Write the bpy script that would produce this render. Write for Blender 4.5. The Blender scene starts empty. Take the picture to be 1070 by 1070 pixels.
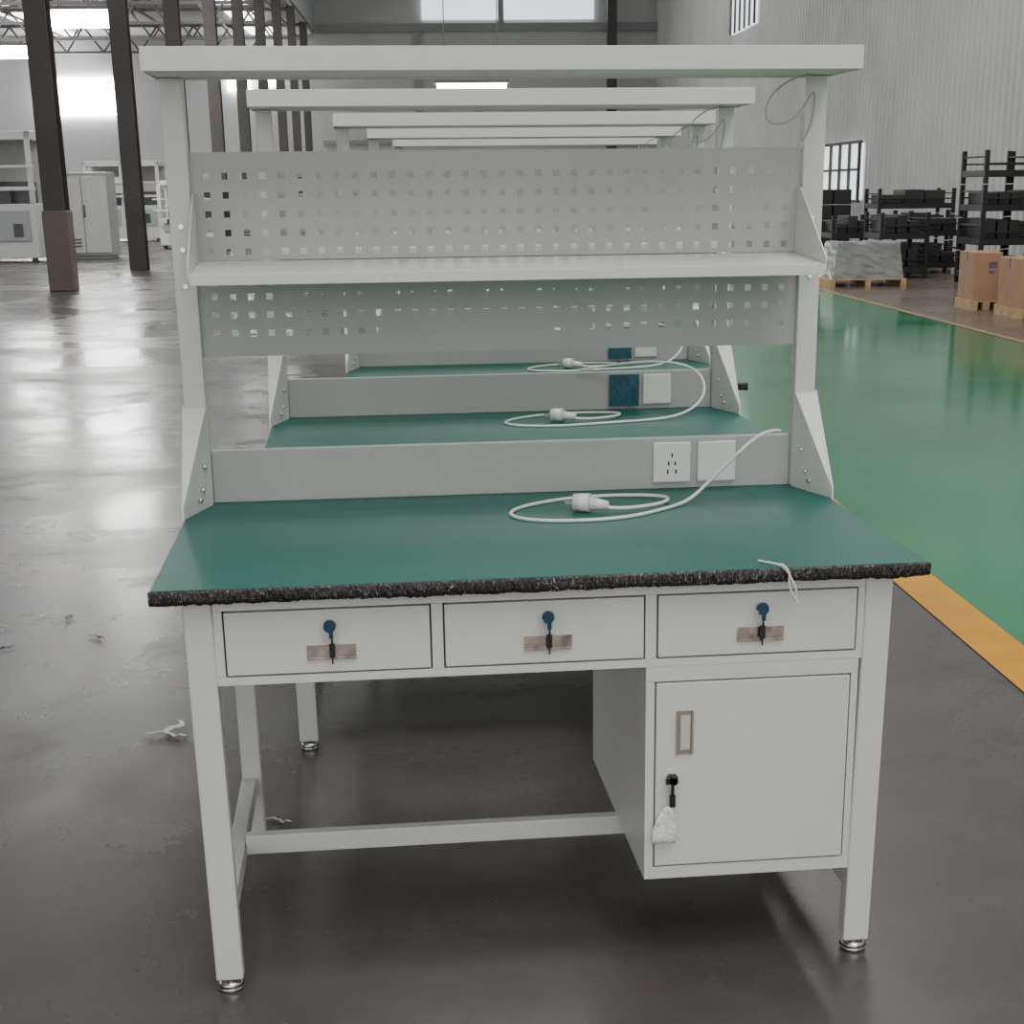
import bpy, bmesh, math, random
from mathutils import Vector, Matrix
random.seed(4)
C=bpy.context.collection
# ---------------- materials ----------------
def nt(name):
    m=bpy.data.materials.new(name);m.use_nodes=True
    n=m.node_tree.nodes;b=n['Principled BSDF'];return m,n,m.node_tree.links,b
def mat(name,col,rough=.5,metal=0,var=.06,scale=8,bump=0,bscale=60,emit=0,coat=0):
    m,n,l,b=nt(name)
    tc=n.new('ShaderNodeTexCoord');no=n.new('ShaderNodeTexNoise');no.inputs['Scale'].default_value=scale;no.inputs['Detail'].default_value=5
    l.new(tc.outputs['Object'],no.inputs['Vector'])
    r=n.new('ShaderNodeValToRGB');c=Vector(col)
    r.color_ramp.elements[0].position=.3;r.color_ramp.elements[1].position=.7
    r.color_ramp.elements[0].color=(*(c*(1-var)),1);r.color_ramp.elements[1].color=(*(c*(1+var)),1)
    l.new(no.outputs['Fac'],r.inputs['Fac']);l.new(r.outputs[0],b.inputs['Base Color'])
    b.inputs['Roughness'].default_value=rough;b.inputs['Metallic'].default_value=metal
    if coat:b.inputs['Coat Weight'].default_value=coat
    if bump:
        n2=n.new('ShaderNodeTexNoise');n2.inputs['Scale'].default_value=bscale;l.new(tc.outputs['Object'],n2.inputs['Vector'])
        bp=n.new('ShaderNodeBump');bp.inputs['Strength'].default_value=bump;bp.inputs['Distance'].default_value=.01
        l.new(n2.outputs['Fac'],bp.inputs['Height']);l.new(bp.outputs[0],b.inputs['Normal'])
    if emit:
        b.inputs['Emission Color'].default_value=(*col,1);b.inputs['Emission Strength'].default_value=emit
    return m
PAINT=mat('paint_grey',(.73,.73,.70),.38,0,.03,4,.04,300)
PAINTD=mat('paint_grey_board',(.44,.445,.43),.42,0,.04,3,.04,300)
GREEN=mat('mat_green',(.001,.108,.082),.46,0,.06,6,.05,500)
CHROME=mat('chrome',(.75,.74,.7),.18,1,.05)
STEEL=mat('label_steel',(.5,.42,.38),.25,1,.4,40)
BLACK=mat('black_plastic',(.012,.012,.013),.35)
GAP=mat('gap_shade_dark',(.09,.09,.085),.8)  # dark backing colour paints the shadow line in drawer and door gaps
BLUE=mat('key_blue',(.005,.05,.085),.3)
WHITE=mat('white_plastic',(.82,.82,.80),.3,0,.02)
CABLE=mat('cable_white',(.8,.81,.79),.4,0,.02)
LCABLE=mat('lamp_cable_grey',(.45,.45,.44),.4,0,.02)
FILM=mat('film_teal',(.01,.09,.13),.2,0,.5,60)
HANDLE=mat('handle_grey',(.34,.30,.25),.35,.3,.1)
HANDLEI=mat('handle_inner',(.62,.59,.52),.4)
BAG=mat('tag_bag',(.85,.85,.83),.25,0,.15,60,.4,80)
def edge_mat():
    m,n,l,b=nt('edge_black_film')
    tc=n.new('ShaderNodeTexCoord');mp=n.new('ShaderNodeMapping');mp.inputs['Scale'].default_value=(1,1,.35);mp.inputs['Rotation'].default_value=(0,.35,0)
    l.new(tc.outputs['Object'],mp.inputs[0])
    no=n.new('ShaderNodeTexNoise');no.inputs['Scale'].default_value=150;no.inputs['Detail'].default_value=4;no.inputs['Distortion'].default_value=2
    l.new(mp.outputs[0],no.inputs['Vector'])
    lo=n.new('ShaderNodeTexNoise');lo.inputs['Scale'].default_value=9;l.new(tc.outputs['Object'],lo.inputs['Vector'])
    mu=n.new('ShaderNodeMath');mu.operation='MULTIPLY_ADD';mu.inputs[1].default_value=.35;l.new(lo.outputs['Fac'],mu.inputs[0]);l.new(no.outputs['Fac'],mu.inputs[2])
    r=n.new('ShaderNodeValToRGB');e=r.color_ramp.elements
    e[0].position=.76;e[0].color=(.016,.011,.012,1);e[1].position=.93;e[1].color=(.35,.31,.31,1)  # pale ramp end paints the film's shiny specks into the base colour
    l.new(mu.outputs[0],r.inputs[0]);l.new(r.outputs[0],b.inputs['Base Color']);b.inputs['Roughness'].default_value=.25
    bp=n.new('ShaderNodeBump');bp.inputs['Strength'].default_value=.25;bp.inputs['Distance'].default_value=.004
    l.new(no.outputs['Fac'],bp.inputs['Height']);l.new(bp.outputs[0],b.inputs['Normal']);return m
EDGE=edge_mat()
def floor_mat(name,c1,c2,c3,rough,rv,spec=.5,bump=.02,ov=.25,stain=0,bsc=4):
    m,n,l,b=nt(name)
    tc=n.new('ShaderNodeTexCoord')
    a=n.new('ShaderNodeTexNoise');a.inputs['Scale'].default_value=.5;a.inputs['Detail'].default_value=7;a.inputs['Roughness'].default_value=.58;a.inputs['Distortion'].default_value=.3
    d=n.new('ShaderNodeTexNoise');d.inputs['Scale'].default_value=4;d.inputs['Detail'].default_value=6;d.inputs['Roughness'].default_value=.6
    h=n.new('ShaderNodeTexNoise');h.inputs['Scale'].default_value=bsc;h.inputs['Detail'].default_value=2
    for x in(a,d,h):l.new(tc.outputs['Object'],x.inputs['Vector'])
    r=n.new('ShaderNodeValToRGB');e=r.color_ramp.elements
    e[0].position=.33;e[0].color=(*c1,1);e[1].position=.68;e[1].color=(*c3,1);k=e.new(.5);k.color=(*c2,1)
    l.new(a.outputs['Fac'],r.inputs[0])
    mx=n.new('ShaderNodeMix');mx.data_type='RGBA';mx.blend_type='OVERLAY';mx.inputs['Factor'].default_value=ov
    l.new(r.outputs[0],mx.inputs['A']);l.new(d.outputs['Fac'],mx.inputs['B']);out=mx.outputs['Result']
    mr=n.new('ShaderNodeMapRange');mr.inputs['From Min'].default_value=.35;mr.inputs['From Max'].default_value=.65
    mr.inputs['To Min'].default_value=rough+rv;mr.inputs['To Max'].default_value=rough-rv
    l.new(a.outputs['Fac'],mr.inputs['Value']);ro=mr.outputs[0]
    if stain:
        s=n.new('ShaderNodeTexNoise');s.inputs['Scale'].default_value=1.5;s.inputs['Detail'].default_value=10;s.inputs['Roughness'].default_value=.68
        l.new(tc.outputs['Object'],s.inputs['Vector'])
        sr=n.new('ShaderNodeValToRGB');sr.color_ramp.elements[0].position=.54;sr.color_ramp.elements[0].color=(0,0,0,1);sr.color_ramp.elements[1].position=.66;sr.color_ramp.elements[1].color=(stain,stain,stain,1)
        l.new(s.outputs['Fac'],sr.inputs[0])
        m2=n.new('ShaderNodeMix');m2.data_type='RGBA';l.new(sr.outputs[0],m2.inputs['Factor']);l.new(out,m2.inputs['A']);m2.inputs['B'].default_value=(.028,.024,.024,1);out=m2.outputs['Result']
        ad=n.new('ShaderNodeMath');ad.operation='MULTIPLY_ADD';ad.inputs[1].default_value=.2;l.new(sr.outputs[0],ad.inputs[0]);l.new(ro,ad.inputs[2]);ro=ad.outputs[0]
    l.new(out,b.inputs['Base Color']);l.new(ro,b.inputs['Roughness'])
    b.inputs['Specular IOR Level'].default_value=spec
    bp=n.new('ShaderNodeBump');bp.inputs['Strength'].default_value=bump;bp.inputs['Distance'].default_value=.02
    l.new(h.outputs['Fac'],bp.inputs['Height']);l.new(bp.outputs[0],b.inputs['Normal']);return m
CONC=floor_mat('concrete',(.046,.040,.040),(.074,.066,.065),(.112,.100,.099),.27,.11,.5,.04,.35,.6,3)
EPOXY=floor_mat('epoxy_green',(.0,.16,.06),(.001,.20,.078),(.004,.23,.09),.12,.04,.35,.008,.1)
YELLOW=floor_mat('line_yellow',(.42,.19,.008),(.6,.29,.01),(.68,.34,.02),.4,.1,.3)
BROWNF=floor_mat('floor_storage',(.10,.08,.065),(.13,.105,.085),(.16,.13,.10),.25,.08)
# ---------------- mesh helpers ----------------
def obj(name,me,parent=None,m=None):
    o=bpy.data.objects.new(name,me);C.objects.link(o)
    if parent:o.parent=parent
    if m:me.materials.append(m)
    return o
def empty(name,loc=(0,0,0),rz=0):
    o=bpy.data.objects.new(name,None);C.objects.link(o);o.location=loc;o.rotation_euler=(0,0,rz);o.empty_display_size=.1;return o
def addbox(bm,x0,x1,y0,y1,z0,z1,mi=0,sx=0,sz=0):
    v=[bm.verts.new(p) for p in((x0+sx,y0,z0),(x1+sx,y0,z0),(x1+sx,y1,z0+sz),(x0+sx,y1,z0+sz),(x0,y0,z1),(x1,y0,z1),(x1,y1,z1+sz),(x0,y1,z1+sz))]
    for f in((0,3,2,1),(4,5,6,7),(0,1,5,4),(1,2,6,5),(2,3,7,6),(3,0,4,7)):
        bm.faces.new([v[i] for i in f]).material_index=mi
def boxes(name,L,m,parent=None,bev=.0015,mats=None):
    bm=bmesh.new()
    for b in L:addbox(bm,*b)
    me=bpy.data.meshes.new(name);bm.to_mesh(me);bm.free()
    o=obj(name,me,parent,m)
    for x in mats or []:me.materials.append(x)
    if bev:
        md=o.modifiers.new('b','BEVEL');md.width=bev;md.segments=2;md.limit_method='ANGLE'
    return o
def cyl(bm,p0,p1,r0,r1=None,seg=20,mi=0):
    r1=r0 if r1 is None else r1
    p0=Vector(p0);p1=Vector(p1);d=(p1-p0);q=d.to_track_quat('Z','Y')
    a=[];b=[]
    for i in range(seg):
        t=2*math.pi*i/seg;v=Vector((math.cos(t),math.sin(t),0))
        a.append(bm.verts.new(p0+q@(v*r0)));b.append(bm.verts.new(p1+q@(v*r1)))
    for i in range(seg):
        j=(i+1)%seg;f=bm.faces.new((a[i],a[j],b[j],b[i]));f.material_index=mi;f.smooth=True
    bm.faces.new(a[::-1]).material_index=mi;bm.faces.new(b).material_index=mi
def bmobj(name,bm,mats,parent=None):
    me=bpy.data.meshes.new(name);bm.to_mesh(me);bm.free()
    for m in mats:me.materials.append(m)
    return obj(name,me,parent)
def poly(name,pts,th,m,parent):
    bm=bmesh.new();a=[bm.verts.new(p) for p in pts];b=[bm.verts.new((p[0]+th,p[1],p[2])) for p in pts]
    bm.faces.new(a);bm.faces.new(b[::-1]);n=len(a)
    for i in range(n):j=(i+1)%n;bm.faces.new((a[j],a[i],b[i],b[j]))
    bmesh.ops.recalc_face_normals(bm,faces=bm.faces)
    return bmobj(name,bm,[m],parent)
def pegboard(name,x0,x1,z0,z1,y,nx,px,rows,hs,m,parent):
    cx=(x0+x1)/2;xs=[x0]
    for i in range(nx):
        c=cx+(i-(nx-1)/2)*px;xs+=[c-hs/2,c+hs/2]
    xs.append(x1);zs=[z0]
    for z in rows:zs+=[z-hs/2,z+hs/2]
    zs.append(z1)
    bm=bmesh.new();V=[[bm.verts.new((x,y,z)) for z in zs] for x in xs]
    for i in range(len(xs)-1):
        for j in range(len(zs)-1):
            if i%2==1 and j%2==1:continue
            bm.faces.new((V[i][j],V[i+1][j],V[i+1][j+1],V[i][j+1]))
    o=bmobj(name,bm,[m],parent)
    s=o.modifiers.new('s','SOLIDIFY');s.thickness=.0015;s.offset=-1
    return o
def tube(name,pts,r,m,parent):
    cu=bpy.data.curves.new(name,'CURVE');cu.dimensions='3D';cu.bevel_depth=r;cu.bevel_resolution=3;cu.resolution_u=12
    s=cu.splines.new('NURBS');s.points.add(len(pts)-1)
    for p,q in zip(s.points,pts):p.co=(*q,1)
    s.order_u=4;s.use_endpoint_u=True
    cu.materials.append(m)
    o=bpy.data.objects.new(name,cu);C.objects.link(o);o.parent=parent;return o
H=.858
def bench(loc,rz,film=False):
    P=empty('workbench',loc,rz)
    legs=[(.053,.108,.035,.075,.026,.8275,0,.008),(1.387,1.442,.035,.075,.026,.8275,0,-.010),
          (.070,.118,.79,.83,.026,.8275,0,.004),(1.385,1.43,.79,.83,.026,.8275,0,-.004)]
    boxes('legs',legs,PAINT,P,.004)
    boxes('stretchers',[(.072,.107,.0755,.789,.135,.18),(1.385,1.420,.0755,.789,.135,.18),(.108,1.384,.385,.415,.15,.195),
      (.119,1.384,.795,.825,.76,.825)],PAINT,P,.003)
    bm=bmesh.new()
    for x0,y0 in((.0885,.055),(1.4045,.055),(.098,.81),(1.4035,.81)):
        cyl(bm,(x0,y0,0),(x0,y0,.010),.027,.029);cyl(bm,(x0,y0,.010),(x0,y0,.020),.029,.022);cyl(bm,(x0,y0,.018),(x0,y0,.05),.01)
    bmobj('feet',bm,[CHROME],P)
    boxes('tabletop_edge',[(0,1.5,0,.88,.8295,.855)],EDGE,P,.007)
    boxes('tabletop_mat',[(.001,1.499,.001,.88,.8545,H)],GREEN,P,.0012)
    # thin crinkled protective film stuck along the edge
    bm=bmesh.new();N=500;prev=None;dr=0
    for i in range(N+1):
        x=-.002+1.504*i/N;row=[];dr=dr*.9+random.gauss(0,.0005)
        for j,(yy,zz) in enumerate(((.001,.8565),(-.001,.852),(-.0018,.844),(-.0018,.836),(.001,.8285))):
            a=.0008
            row.append(bm.verts.new((x,yy-(abs(random.gauss(0,a)) if j else 0),zz+(dr+random.uniform(-a,a))*(0 if j==0 else 1))))
        if prev:
            for j in range(4):bm.faces.new((prev[j],prev[j+1],row[j+1],row[j]))
        prev=row
    bmobj('edge_film',bm,[EDGE],P)
    boxes('apron_back',[(.112,1.38,.053,.056,.657,.827),(.116,1.38,.056,.60,.657,.66)],GAP,P,0)
    boxes('apron_frame',[(.109,1.386,.040,.052,.8035,.8273),(.109,1.386,.040,.052,.655,.6715),(.109,.126,.040,.052,.672,.803),
       (.524,.546,.040,.052,.672,.803),(.944,.966,.040,.052,.672,.803),(1.3725,1.386,.040,.052,.672,.803),
       (.109,.112,.0565,.6,.66,.827)],PAINT,P,.0006)
    dr=[(.1295,.5205),(.5495,.9405),(.9695,1.3695)]
    boxes('drawer_fronts',[(a,b,.038,.0525,.675,.8) for a,b in dr],PAINT,P,.002)
    bm=bmesh.new()
    for a,b in dr:
        c=(a+b)/2+.005
        addbox(bm,c-.047,c+.047,.034,.038,.703,.73,0)
        addbox(bm,c-.047,c+.047,.032,.034,.728,.731,0);addbox(bm,c-.047,c+.047,.032,.034,.702,.705,0)
        cyl(bm,(c,.04,.768),(c,.030,.768),.012,mi=1);cyl(bm,(c,.030,.768),(c,.016,.768),.006,mi=1)
        cyl(bm,(c-.001,.020,.772),(c-.002,.010,.772),.0125,.011,mi=2);addbox(bm,c-.016,c-.002,.012,.019,.764,.770,1)
        addbox(bm,c-.003,c+.005,.015,.019,.748,.764,2)
        cyl(bm,(c+.002,.024,.75),(c+.002,.024,.735),.002,mi=3)
        addbox(bm,c-.004,c+.007,.024,.028,.708,.735,3);addbox(bm,c,c+.003,.024,.027,.695,.709,3)
    bmobj('drawer_hardware',bm,[STEEL,CHROME,BLUE,BLACK],P)
    boxes('cabinet_body',[(.946,.950,.054,.76,.195,.6545),(1.3765,1.380,.054,.76,.195,.6545),(.9505,1.376,.0545,.76,.195,.199),(.9505,1.376,.756,.76,.1995,.6545),
       (.946,.964,.04,.0535,.2225,.6235),(1.366,1.380,.04,.0535,.2225,.6235),(.946,1.380,.04,.0535,.195,.222),(.946,1.380,.04,.0535,.624,.6545)],PAINT,P,.0006)
    boxes('cabinet_recess',[(.951,1.375,.056,.06,.2,.65)],GAP,P,0)
    boxes('cabinet_door',[(.967,1.363,.037,.054,.2255,.6205)],PAINT,P,.002)
    bm=bmesh.new()
    addbox(bm,1.008,1.042,.034,.037,.470,.562,0);addbox(bm,1.016,1.036,.0325,.0345,.48,.553,1)
    addbox(bm,1.008,1.012,.030,.034,.470,.562,0);addbox(bm,1.038,1.042,.030,.034,.470,.562,0)
    bmobj('door_handle',bm,[HANDLE,HANDLEI],P)
    bm=bmesh.new();c=1.0
    cyl(bm,(c,.04,.42),(c,.028,.42),.012,mi=1);cyl(bm,(c,.028,.42),(c,.012,.42),.012,.009,mi=0)
    addbox(bm,c-.016,c+.006,.012,.018,.414,.426,0);addbox(bm,c-.003,c+.003,.022,.026,.385,.41,0);addbox(bm,c-.006,c+.006,.022,.027,.36,.386,0)
    bmobj('cabinet_lock',bm,[BLACK,CHROME],P)
    bm=bmesh.new();g=[]
    for i in range(5):
        row=[]
        for j in range(7):
            w=.006+.018*min(1,j/2.5)
            row.append(bm.verts.new((c-.008-j*.0018+(i-2)/2*w+random.gauss(0,.0008),.024+random.gauss(0,.002),.362-j*.0135)))
        g.append(row)
    for i in range(4):
        for j in range(6):bm.faces.new((g[i][j],g[i][j+1],g[i+1][j+1],g[i+1][j])).smooth=True
    o=bmobj('key_tag',bm,[BAG],P);s=o.modifiers.new('s','SOLIDIFY');s.thickness=.002
    # uprights
    boxes('uprights',[(.0,.050,.83,.8795,H,1.802),(1.449,1.499,.83,.8795,H,1.802)],PAINT,P,.003)
    for x,xi,t in((-.0045,.048,.004),(1.4995,1.451,.004)):
        poly('gusset',[(x,.655,H),(x,.8795,H),(x,.8795,1.09),(x,.83,1.09),(x,.66,.885)],t,PAINT,P)
        bm=bmesh.new();v=[bm.verts.new(p) for p in((x+t/2,.657,H+.0005),(xi,.8285,H+.0005),(xi,.8285,1.085),(x+t/2,.8285,1.085),(x+t/2,.662,.883))]
        bm.faces.new((v[0],v[1],v[2],v[4]));bm.faces.new((v[4],v[2],v[3]));bmesh.ops.recalc_face_normals(bm,faces=bm.faces)
        o=bmobj('gusset_web',bm,[PAINT],P);s=o.modifiers.new('s','SOLIDIFY');s.thickness=.002;s.offset=0
    bm=bmesh.new()
    for k,(x0,s) in enumerate(((0,1),(1.5,-1))):
        for t,z in((.55,.885),(.66,.905),(.78,.955)):
            px,py=x0+s*.048*t,.657+.172*t;nx,ny=s*.96,-.27
            cyl(bm,(px,py,z),(px+nx*.008,py+ny*.008,z),.006,seg=6)
    for x in(.025,1.474):
        for z in(1.36,1.44,1.49):cyl(bm,(x,.83,z),(x,.824,z),.0055,seg=8)
    bmobj('bolts',bm,[CHROME],P)
    boxes('socket_rail',[(.0505,1.4485,.855,.879,H,.982)],PAINTD,P,.002)
    S=[(1.107,1.200),(1.217,1.312)]
    boxes('socket_plates',[(a,b,.844,.855,.874,.972) for a,b in S],WHITE,P,.004)
    if film:boxes('socket_film',[(1.103,1.203,.841,.844,.870,.974)],FILM,P,.001)
    bm=bmesh.new();c=1.153
    for dx,dz in((0,.018),(-.008,-.002),(.008,-.002),(-.01,-.022),(.01,-.022)):
        addbox(bm,c+dx-.0018,c+dx+.0018,.8432,.845,.923+dz-.005,.923+dz+.005)
    if not film:bmobj('socket_slots',bm,[BLACK],P)
    else:bm.free()
    pegboard('pegboard_upper',.0505,1.4485,1.415,1.648,.848,33,.0415,[1.433,1.4745,1.515,1.556,1.597],.0145,PAINTD,P)
    pegboard('pegboard_lower',.0505,1.4485,1.20,1.385,.848,33,.0415,[1.252,1.293,1.334,1.366],.0145,PAINTD,P)
    boxes('shelf',[(.058,1.44,.593,.847,1.394,1.397,0,0,.016),(.058,1.44,.59,.593,1.374,1.397),(.058,1.44,.5935,.605,1.374,1.377)],PAINT,P,.0008)
    for x in(.0545,1.4405):
        poly('shelf_bracket',[(x,.592,1.385),(x,.847,1.395),(x,.847,1.56),(x,.82,1.56),(x,.592,1.412)],.003,PAINT,P)
    boxes('top_hood',[(-.008,1.508,.60,.603,1.80,1.847),(-.008,1.508,.6035,.8795,1.844,1.847),(-.005,1.505,.6035,.8795,1.803,1.806),(-.008,-.005,.6035,.8795,1.80,1.8435),(1.505,1.508,.6035,.8795,1.80,1.8435),(-.008,1.508,.88,.883,1.80,1.847)],PAINT,P,.0008)
    tube('lamp_cable',[(1.44,.78,1.80),(1.40,.76,1.795),(1.34,.76,1.76),(1.335,.77,1.70),(1.38,.78,1.69),(1.43,.79,1.72),(1.46,.80,1.78),(1.47,.825,1.74),(1.46,.825,1.68),(1.44,.826,1.66)],.002,LCABLE,P)
    z=H+.004
    if film: pts=[(1.0,.84,.99),(1.12,.80,1.015),(1.28,.76,1.03),(1.38,.70,1.00),(1.39,.64,.93),(1.33,.60,.88),(1.24,.57,z),(1.10,.54,z)]
    else: pts=[(1.385,.72,1.012),(1.355,.69,1.020),(1.31,.67,1.005),(1.27,.66,.97),(1.22,.68,.915),(1.18,.68,.875),(1.14,.64,z),(1.08,.58,z)]
    pts+=[(1.0,.51,z),(.90,.48,z),(.76,.50,z),(.715,.59,z),(.78,.69,z),(.90,.76,z),(1.02,.77,z),(1.12,.72,z+.004),(1.11,.64,z+.006),(1.03,.585,z+.005),(.96,.575,z+.006),(.925,.59,z+.012)]
    tube('power_cable',pts,.0042,CABLE,P)
    bm=bmesh.new()
    cyl(bm,(.955,.58,z+.014),(.915,.595,z+.016),.009,.016);cyl(bm,(.915,.595,z+.018),(.880,.61,z+.018),.021,.0195)
    for k in(-1,1):addbox(bm,.858,.884,.61+k*.008-.002,.61+k*.008+.002,z+.014,z+.022,1)
    bmobj('power_plug',bm,[WHITE,CHROME],P)
    return P
B=bench((0,0,0),0)
tube('plastic_tie',[(1.17,.05,.861),(1.19,.01,.864),(1.20,-.005,.866),(1.215,-.012,.85),(1.222,-.014,.83),(1.235,-.012,.81),(1.228,-.01,.79)],.0022,CABLE,B)
tube('plastic_tie_loop',[(1.20,-.005,.866),(1.21,-.010,.862),(1.218,-.013,.845),(1.212,-.013,.83),(1.225,-.013,.80),(1.236,-.012,.79)],.002,CABLE,B)
bench((.123,1.436,0),0,True)
bench((.356,2.93,0),0,True)
bench((.50,4.40,0),0)
bench((.66,5.88,0),0)
# ---------------- hall ----------------
A=.050
def hall(o):o.location=(.41,-2.87,0);o.rotation_euler=(0,0,-A);return o
def hallbox(name,L,m,bev=0,mats=None):return hall(boxes(name,L,m,None,bev,mats))
def plane(name,x0,x1,y0,y1,z,m):
    bm=bmesh.new();v=[bm.verts.new(p) for p in((x0,y0,z),(x1,y0,z),(x1,y1,z),(x0,y1,z))];bm.faces.new(v)
    return hall(bmobj(name,bm,[m]))
plane('floor',-36,12.5,-20,92,0,CONC)
plane('floor_green',1.93,6.0,-20,92,.002,EPOXY)
plane('floor_line',1.84,2.03,-20,92,.004,YELLOW)
plane('floor_storage_zone',6.0,12.4,-20,92,.003,BROWNF)
plane('floor_line.001',5.95,6.05,-20,92,.005,mat('line_worn',(.3,.2,.09),.4,0,.3,2))
WALL=mat('wall_panel',(.50,.50,.49),.42,.15,.08,.5)
WALLF=mat('wall_far',(.52,.525,.52),.6,0,.05,.2)
CEIL=mat('ceiling_sheet',(.5,.5,.49),.6,0,.1,.5)
COLM=mat('column_dark',(.055,.045,.042),.5,0,.2,1)
COLB=mat('column_base_brown',(.13,.10,.085),.5,0,.2,1)
TRUSS=mat('truss_paint',(.16,.15,.15),.5)
GLOW=mat('daylight_glass',(1,1,1),.3,emit=30)
GLOW2=mat('window_glass_soft',(.85,.93,1),.3,emit=1.5)
GLOWL=mat('lamp_glow',(1,.98,.92),.3,emit=20)
GLOWH=mat('lamp_glow_strong',(1,.99,.95),.3,emit=110)
SKYL=mat('skylight',(.97,1,1),.3,emit=6)
bm=bmesh.new();y=-20;prof=[]
while y<92:
    for dy,dx in((0,0),(.26,0),(.29,-.06),(.35,-.06),(.38,0)):prof.append((12.4+dx,y+dy))
    y+=.40
a=[bm.verts.new((x,yy,0)) for x,yy in prof];b=[bm.verts.new((x,yy,15)) for x,yy in prof]
for i in range(len(a)-1):bm.faces.new((a[i],a[i+1],b[i+1],b[i]))
bmesh.ops.recalc_face_normals(bm,faces=bm.faces)
hall(bmobj('wall_right',bm,[WALL]))
hallbox('wall_far',[(-36,12.6,91,91.3,0,15)],WALLF)
hallbox('wall_left',[(-36.3,-36,-20,91,0,15)],WALLF)
hallbox('ceiling',[(-6.3,12.6,-20,91.3,15,15.2),(-36.3,-6.3,-20,91.3,9.6,9.8),(-6.4,-6.2,-20,91.3,9.8,15)],CEIL)
L=[];K=[]
for k in range(0,9):
    yy=27.6+7.1*k
    L+=[(-6.48,-6.13,yy-.2,yy-.17,0,9.6),(-6.48,-6.13,yy+.17,yy+.2,0,9.6),(-6.33,-6.28,yy-.17,yy+.17,0,9.6)]
K+=[(-6.51,-6.10,27.37,27.83,.0,1.3)]
hallbox('column_row',L,COLM);hallbox('column_guard',K,COLB,.02)
hallbox('column_row.001',[(9.35,9.85,88,88.4,0,15)],COLM)
bm=bmesh.new()
for k in range(0,9):
    yy=27.6+7.1*k
    addbox(bm,-36,-6.5,yy-.06,yy+.06,8.2,8.32);addbox(bm,-36,-6.5,yy-.06,yy+.06,9.4,9.55)
    x=-36
    while x<-7.5:
        cyl(bm,(x,yy,8.26),(x+.9,yy,9.45),.05,seg=6);cyl(bm,(x+.9,yy,9.45),(x+1.8,yy,8.26),.05,seg=6);x+=1.8
for x in range(-34,-6,3):addbox(bm,x-.05,x+.05,20,90,9.3,9.4)
hall(bmobj('roof_truss',bm,[TRUSS]))
L=[]
for k in range(0,9):L+=[(x,x+1.4,28.5+7.1*k,33.6+7.1*k,9.56,9.59) for x in(-32,-26,-20,-9.5)]
hallbox('skylights',L,SKYL)
hallbox('window_1',[(-20.9,-17.0,90.8,90.95,5.6,7.5),(-11,-9.8,90.8,90.95,6.8,7.8),(-9.2,-8.4,90.8,90.95,7.0,7.7)],GLOW)
hallbox('window_2',[(-.4,3.7,90.8,90.95,10.3,14.5),(4.0,8.9,90.8,90.95,10.3,14.5)],GLOW2)
hallbox('trim_1',[(-6,12.4,90.6,90.8,9.7,10.1),(3.7,4.0,90.6,90.8,10.11,15),(-6,12.4,90.6,90.8,4.0,4.2),(-.9,-.5,90.6,90.9,4.21,9.69)],mat('trim_grey',(.3,.3,.3),.5))
WN=[(46.3,50.8,1.15,2.7,4),(62.5,67.5,7.4,12,5)]
hallbox('window_3',[(12.24,12.30,a0,a1,z0,z1) for a0,a1,z0,z1,n in WN],GLOW2)
hallbox('window_frame',[(12.14,12.22,y0,y0+.09,z0,z1) for (a0,a1,z0,z1,n) in WN for y0 in[a0+(a1-a0)*i/n for i in range(n+1)]]+[(12.15,12.21,46.3,50.8,1.95,2.02),(12.14,12.22,46.2,51,1.07,1.15),(12.14,12.22,46.2,51,2.7,2.78)],COLM)
def lamp(x0,x1,l,z0,z1,top,gm):
    bm=bmesh.new()
    addbox(bm,x0,x1,l-.25,l+.25,z0,z1,0);addbox(bm,x0-.1,x1+.1,l-.35,l+.35,z1,z1+.1,1)
    for x in(x0+.3,x1-.3):addbox(bm,x-.02,x+.02,l-.02,l+.02,z1+.1,top,1)
    hall(bmobj('hanging_lamp',bm,[gm,TRUSS]))
lamp(.2,2.7,60,4.85,5.2,15,GLOWL)
lamp(-10.0,-8.4,45,5.75,6.15,9.6,GLOWH)  # added lamp, placed to throw a glare patch on the left floor
lamp(-16.2,-14.0,62,6.3,6.7,9.6,GLOWH)
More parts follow.
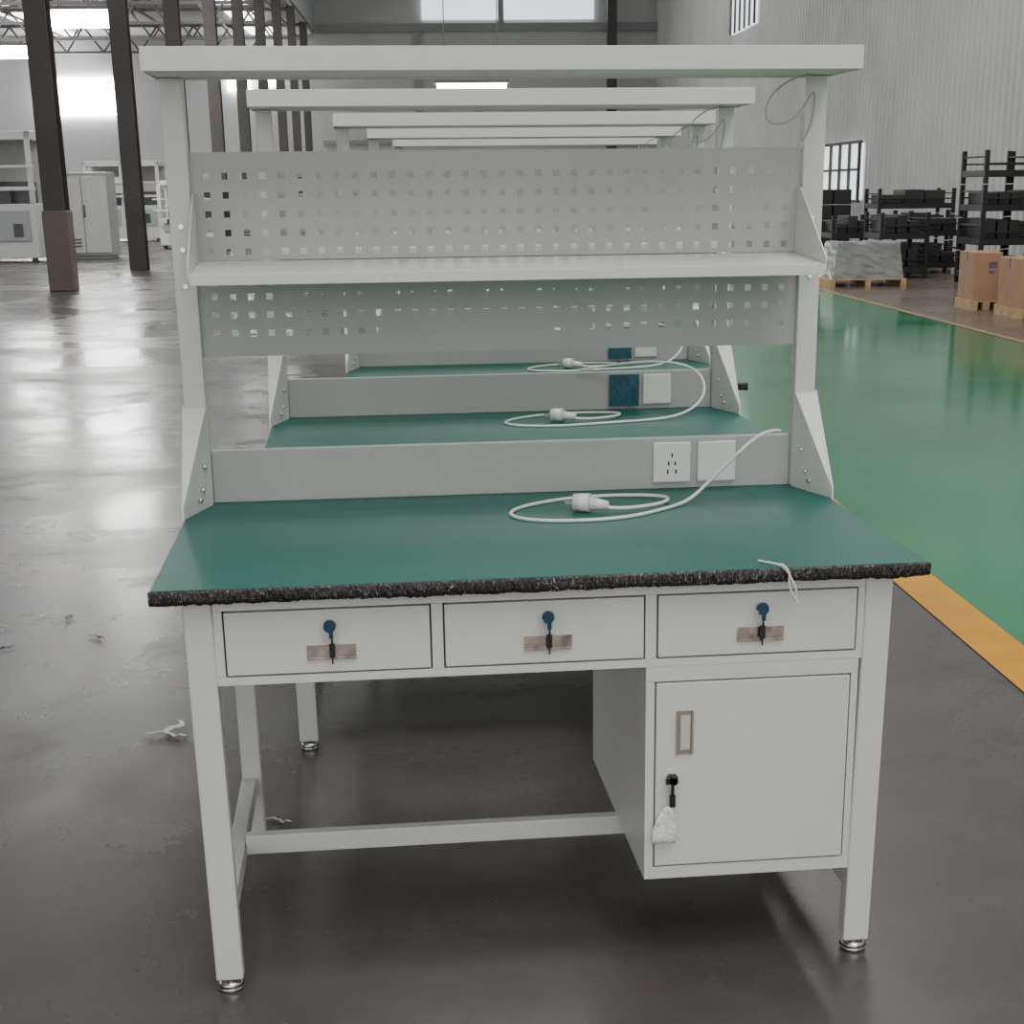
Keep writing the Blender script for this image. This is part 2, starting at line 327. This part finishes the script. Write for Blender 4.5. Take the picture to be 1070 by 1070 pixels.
# ---------- machines on left ----------
MW=mat('machine_white',(.62,.62,.60),.4,0,.05);MG=mat('machine_grey',(.36,.37,.38),.4);DK=mat('machine_dark',(.06,.065,.07),.3)
def machine(x0,x1,y,h,kind):
    P=empty('machine_cabinet' if kind==0 else 'production_machine',((x0+x1)/2,y,0),-A);w=(x1-x0)/2
    if kind==0:
        boxes('body',[(-w,w,0,1.0,.08,h),(-w+.05,w-.05,.05,.95,0,.08)],MG,P,.02)
        boxes('doors',[(-w+.03,-.01,-.03,0,.15,h-.1),(.01,w-.03,-.03,0,.15,h-.1)],MW,P,.01)
        boxes('vents',[(-w+.1,-.1,-.05,-.03,z,z+.03) for z in(.3,.38,.46)]+[(.03,.06,-.08,-.03,1,1.3)],DK,P,0)
    else:
        boxes('body',[(-w,w,0,1.5,.1,h*.45),(-w,-w+.12,0,.12,h*.45,h),(w-.12,w,0,.12,h*.45,h),(-w,w,0,1.5,h*.93,h),(-w,w,1.4,1.5,h*.45,h),(-.06,.06,0,.1,h*.45,h)],MW,P,.02)
        boxes('panels',[(-w+.15,-.1,-.04,0,.5,h*.4),(.1,w-.15,-.04,0,.5,h*.4)],MG,P,.01)
        boxes('equipment',[(-w+.2,w-.2,.5,1.2,h*.45,h*.62),(-w*.5,-w*.1,.3,.6,h*.45,h*.7),(w*.2,w*.45,.2,.5,h*.45,h*.55),(-w+.25,-w+.4,-.06,-.04,.7,.85),(w*.5,w*.7,-.06,-.04,.6,.9)],DK,P,.01)
        boxes('rails',[(-w-.1,w+.1,-.25,-.2,h*.55,h*.58),(-w-.1,w+.1,-.25,-.2,h*.72,h*.74),(-.3,.3,-.2,-.05,h*.6,h*.8)],MW,P,.01)
        boxes('feet',[(sx*w*.85-.06,sx*w*.85+.06,.1,.22,0,.1) for sx in(-1,1)],DK,P,0)
machine(-6.9,-5.6,38.5,2.07,0)
machine(-9.3,-7.1,37.0,3.0,1)
machine(-12.4,-9.7,37,2.6,1)
machine(-5.2,-3.5,45,1.9,1)
machine(-3.2,-1.8,47,1.8,0)
machine(-1.2,1.2,51,2.0,1)
machine(-8.5,-6.0,53,2.6,1)
# ---------- right storage ----------
CARD=mat('cardboard',(.45,.26,.16),.7,0,.08,5);WOOD=mat('pallet_wood',(.55,.38,.2),.7,0,.2,8);TAPE=mat('tape_print',(.12,.13,.17),.5)
def pallet(P,w,d,z=0):
    L=[(x,x+.09,-d/2,d/2,z,z+.10) for x in(-w/2,-.045,w/2-.09)]
    n=6
    L+=[(-w/2,w/2,-d/2+i*(d-.09)/(n-1),-d/2+i*(d-.09)/(n-1)+.09,z+.10,z+.12) for i in range(n)]
    boxes('pallet',L,WOOD,P,.003)
def cbox(x,y,w,d,h,rz=-A):
    P=empty('cardboard_box',(x,y,0),rz);pallet(P,w+.04,d+.05)
    boxes('carton',[(-w/2,w/2,-d/2,d/2,.12,h)],CARD,P,.008)
    boxes('flap_seam',[(-w/2,w/2,-.004,.004,h,h+.002),(-w/2-.001,-w/2,-.03,.03,h-.12,h)],TAPE,P,0)
    boxes('print',[(w*.02,w*.32,-d/2-.002,-d/2,h-.2,h-.12),(w*.02,w*.22,-d/2-.002,-d/2,h-.26,h-.23)],TAPE,P,0)
cbox(8.50,17.3,.36,.62,.72)
cbox(8.62,15.9,.60,.75,.70)
cbox(8.12,13.3,.7,.9,.50)
RK=mat('rack_black',(.02,.02,.022),.45);RL=mat('rack_load',(.035,.035,.04),.5)
def rack(x,y,w,d,tiers,th,rz=-A):
    P=empty('stacking_rack',(x,y,0),rz);L=[];r=.035
    for t in range(tiers):
        z=t*th
        for sx in(-1,1):
            for sy in(-1,1):
                L.append((sx*w/2-r,sx*w/2+r,sy*d/2-r,sy*d/2+r,z,z+th*.97))
        for sy in(-1,1):L+=[(-w/2,w/2,sy*d/2-.03,sy*d/2+.03,z+.1,z+.2),(-w/2,w/2,sy*d/2-.02,sy*d/2+.02,z+th*.55,z+th*.6)]
        for sx in(-1,1):L+=[(sx*w/2-.03,sx*w/2+.03,-d/2,d/2,z+.1,z+.2),(sx*w/2-.02,sx*w/2+.02,-d/2,d/2,z+th*.75,z+th*.8)]
        L+=[(-w/2,w/2,-d/2+i*d/5-.02,-d/2+i*d/5+.02,z+.17,z+.2) for i in range(6)]
    boxes('frame',L,RK,P,.004)
    K=[]
    for t in range(tiers-(tiers>3)):
        K+=[(-w/2+.08+i*(w-.16)/3,-w/2+.08+(i+.85)*(w-.16)/3,-d/2+.08,d/2-.08,t*th+.2,t*th+.2+th*random.uniform(.3,.6)) for i in range(3)]
    boxes('load',K,RL,P,.01)
rack(10.72,22.4,.75,1.1,4,.52);rack(11.65,22.6,.8,1.1,4,.52)
rack(9.85,24.6,.8,1,2,.56);rack(10.95,26,1.0,1,2,.56);rack(11.6,29,1.5,1,3,.5)
rack(12.2,20.3,1.3,1,2,.7);rack(9.6,26.6,.8,1,2,.52)
P=empty('black_crate_stack',(9.75,29,0),-A)
boxes('crates',[(-.55+.38*i,-.2+.38*i,-.3,.3,.3*j,.3*j+.28) for i in range(3) for j in range(5)],RK,P,.015)
P=empty('wrapped_pallet',(8.6,22.6,0),-A);pallet(P,1.25,1.0)
bm=bmesh.new();bmesh.ops.create_cube(bm,size=1);bmesh.ops.subdivide_edges(bm,edges=bm.edges,cuts=9,use_grid_fill=True)
for v in bm.verts:
    z=v.co.z+.5
    v.co.x*=1.15*(1-.12*z)+random.gauss(0,.01);v.co.y*=.95*(1-.1*z)+random.gauss(0,.01);v.co.z=.12+z*.56+random.gauss(0,.012)*(z>.5)
bmobj('plastic_cover',bm,[mat('plastic_sheet',(.30,.31,.31),.25,0,.2,3)],P)
# ---------- litter ----------
PAPER=mat('paper_scrap',(.65,.65,.62),.6)
def scrap(x,y,s,m=PAPER,name='plastic_scrap'):
    P=empty(name,(x,y,0),random.uniform(0,3));bm=bmesh.new();pr=None
    for i in range(9):
        c=Vector((i*s/8-s/2,math.sin(i*.9)*s*.12,.003+.008*abs(math.sin(i*1.7))))
        r=[bm.verts.new(c+Vector((0,-s*.08,0))),bm.verts.new(c+Vector((0,s*.08,.004)))]
        if pr:bm.faces.new((pr[0],r[0],r[1],pr[1]))
        pr=r
    o=bmobj('strip',bm,[m],P);sm=o.modifiers.new('s','SOLIDIFY');sm.thickness=.002
scrap(-.22,1.66,.12);scrap(-.20,1.72,.10);scrap(.14,.93,.08);scrap(1.86,.0,.09)
for x,y in((-1.1,2.95),(-.75,3.1),(-.6,2.8),(-.9,2.7)):scrap(x,y,.07,DK,'floor_debris')
# ---------- lights ----------
def area(name,x,l,z,sx,sy,p,col=(1,.985,.96)):
    d=bpy.data.lights.new(name,'AREA');d.shape='RECTANGLE';d.size=sx;d.size_y=sy;d.energy=p;d.color=col
    o=bpy.data.objects.new(name,d);C.objects.link(o)
    ca,sa=math.cos(A),math.sin(A)
    o.location=(.41+x*ca+l*sa,-2.87-x*sa+l*ca,z);o.rotation_euler=(0,0,-A);return o
area('ceiling_light_1',3,0,14.6,10,22,2900)
area('ceiling_light_2',3,30,14.6,10,22,2500)
area('ceiling_light_3',3,62,14.6,10,24,2300)
area('ceiling_light_4',-20,25,9.2,14,30,1600)
area('ceiling_light_5',-20,65,9.2,14,30,1900)
w=bpy.data.worlds.new('w');bpy.context.scene.world=w;w.use_nodes=True
w.node_tree.nodes['Background'].inputs[0].default_value=(.985,.985,.98,1);w.node_tree.nodes['Background'].inputs[1].default_value=1.85
# ---------- camera ----------
yaw,pit,rol,f=.1111,.3070,-.0116,1624.58
F=Vector((math.sin(yaw)*math.cos(pit),math.cos(yaw)*math.cos(pit),-math.sin(pit)))
R0=Vector((math.cos(yaw),-math.sin(yaw),0));U0=R0.cross(F)
R=math.cos(rol)*R0+math.sin(rol)*U0;U=-math.sin(rol)*R0+math.cos(rol)*U0
cd=bpy.data.cameras.new('camera');cd.sensor_width=36;cd.lens=f/1070*36;cd.shift_x=-(564.16-535)/1070;cd.shift_y=(712.06-535)/1070;cd.clip_end=300
co=bpy.data.objects.new('camera',cd);C.objects.link(co)
M=Matrix((R,U,-F)).transposed().to_4x4();M.translation=Vector((.4094,-2.8658,1.5628));co.matrix_world=M
bpy.context.scene.camera=co
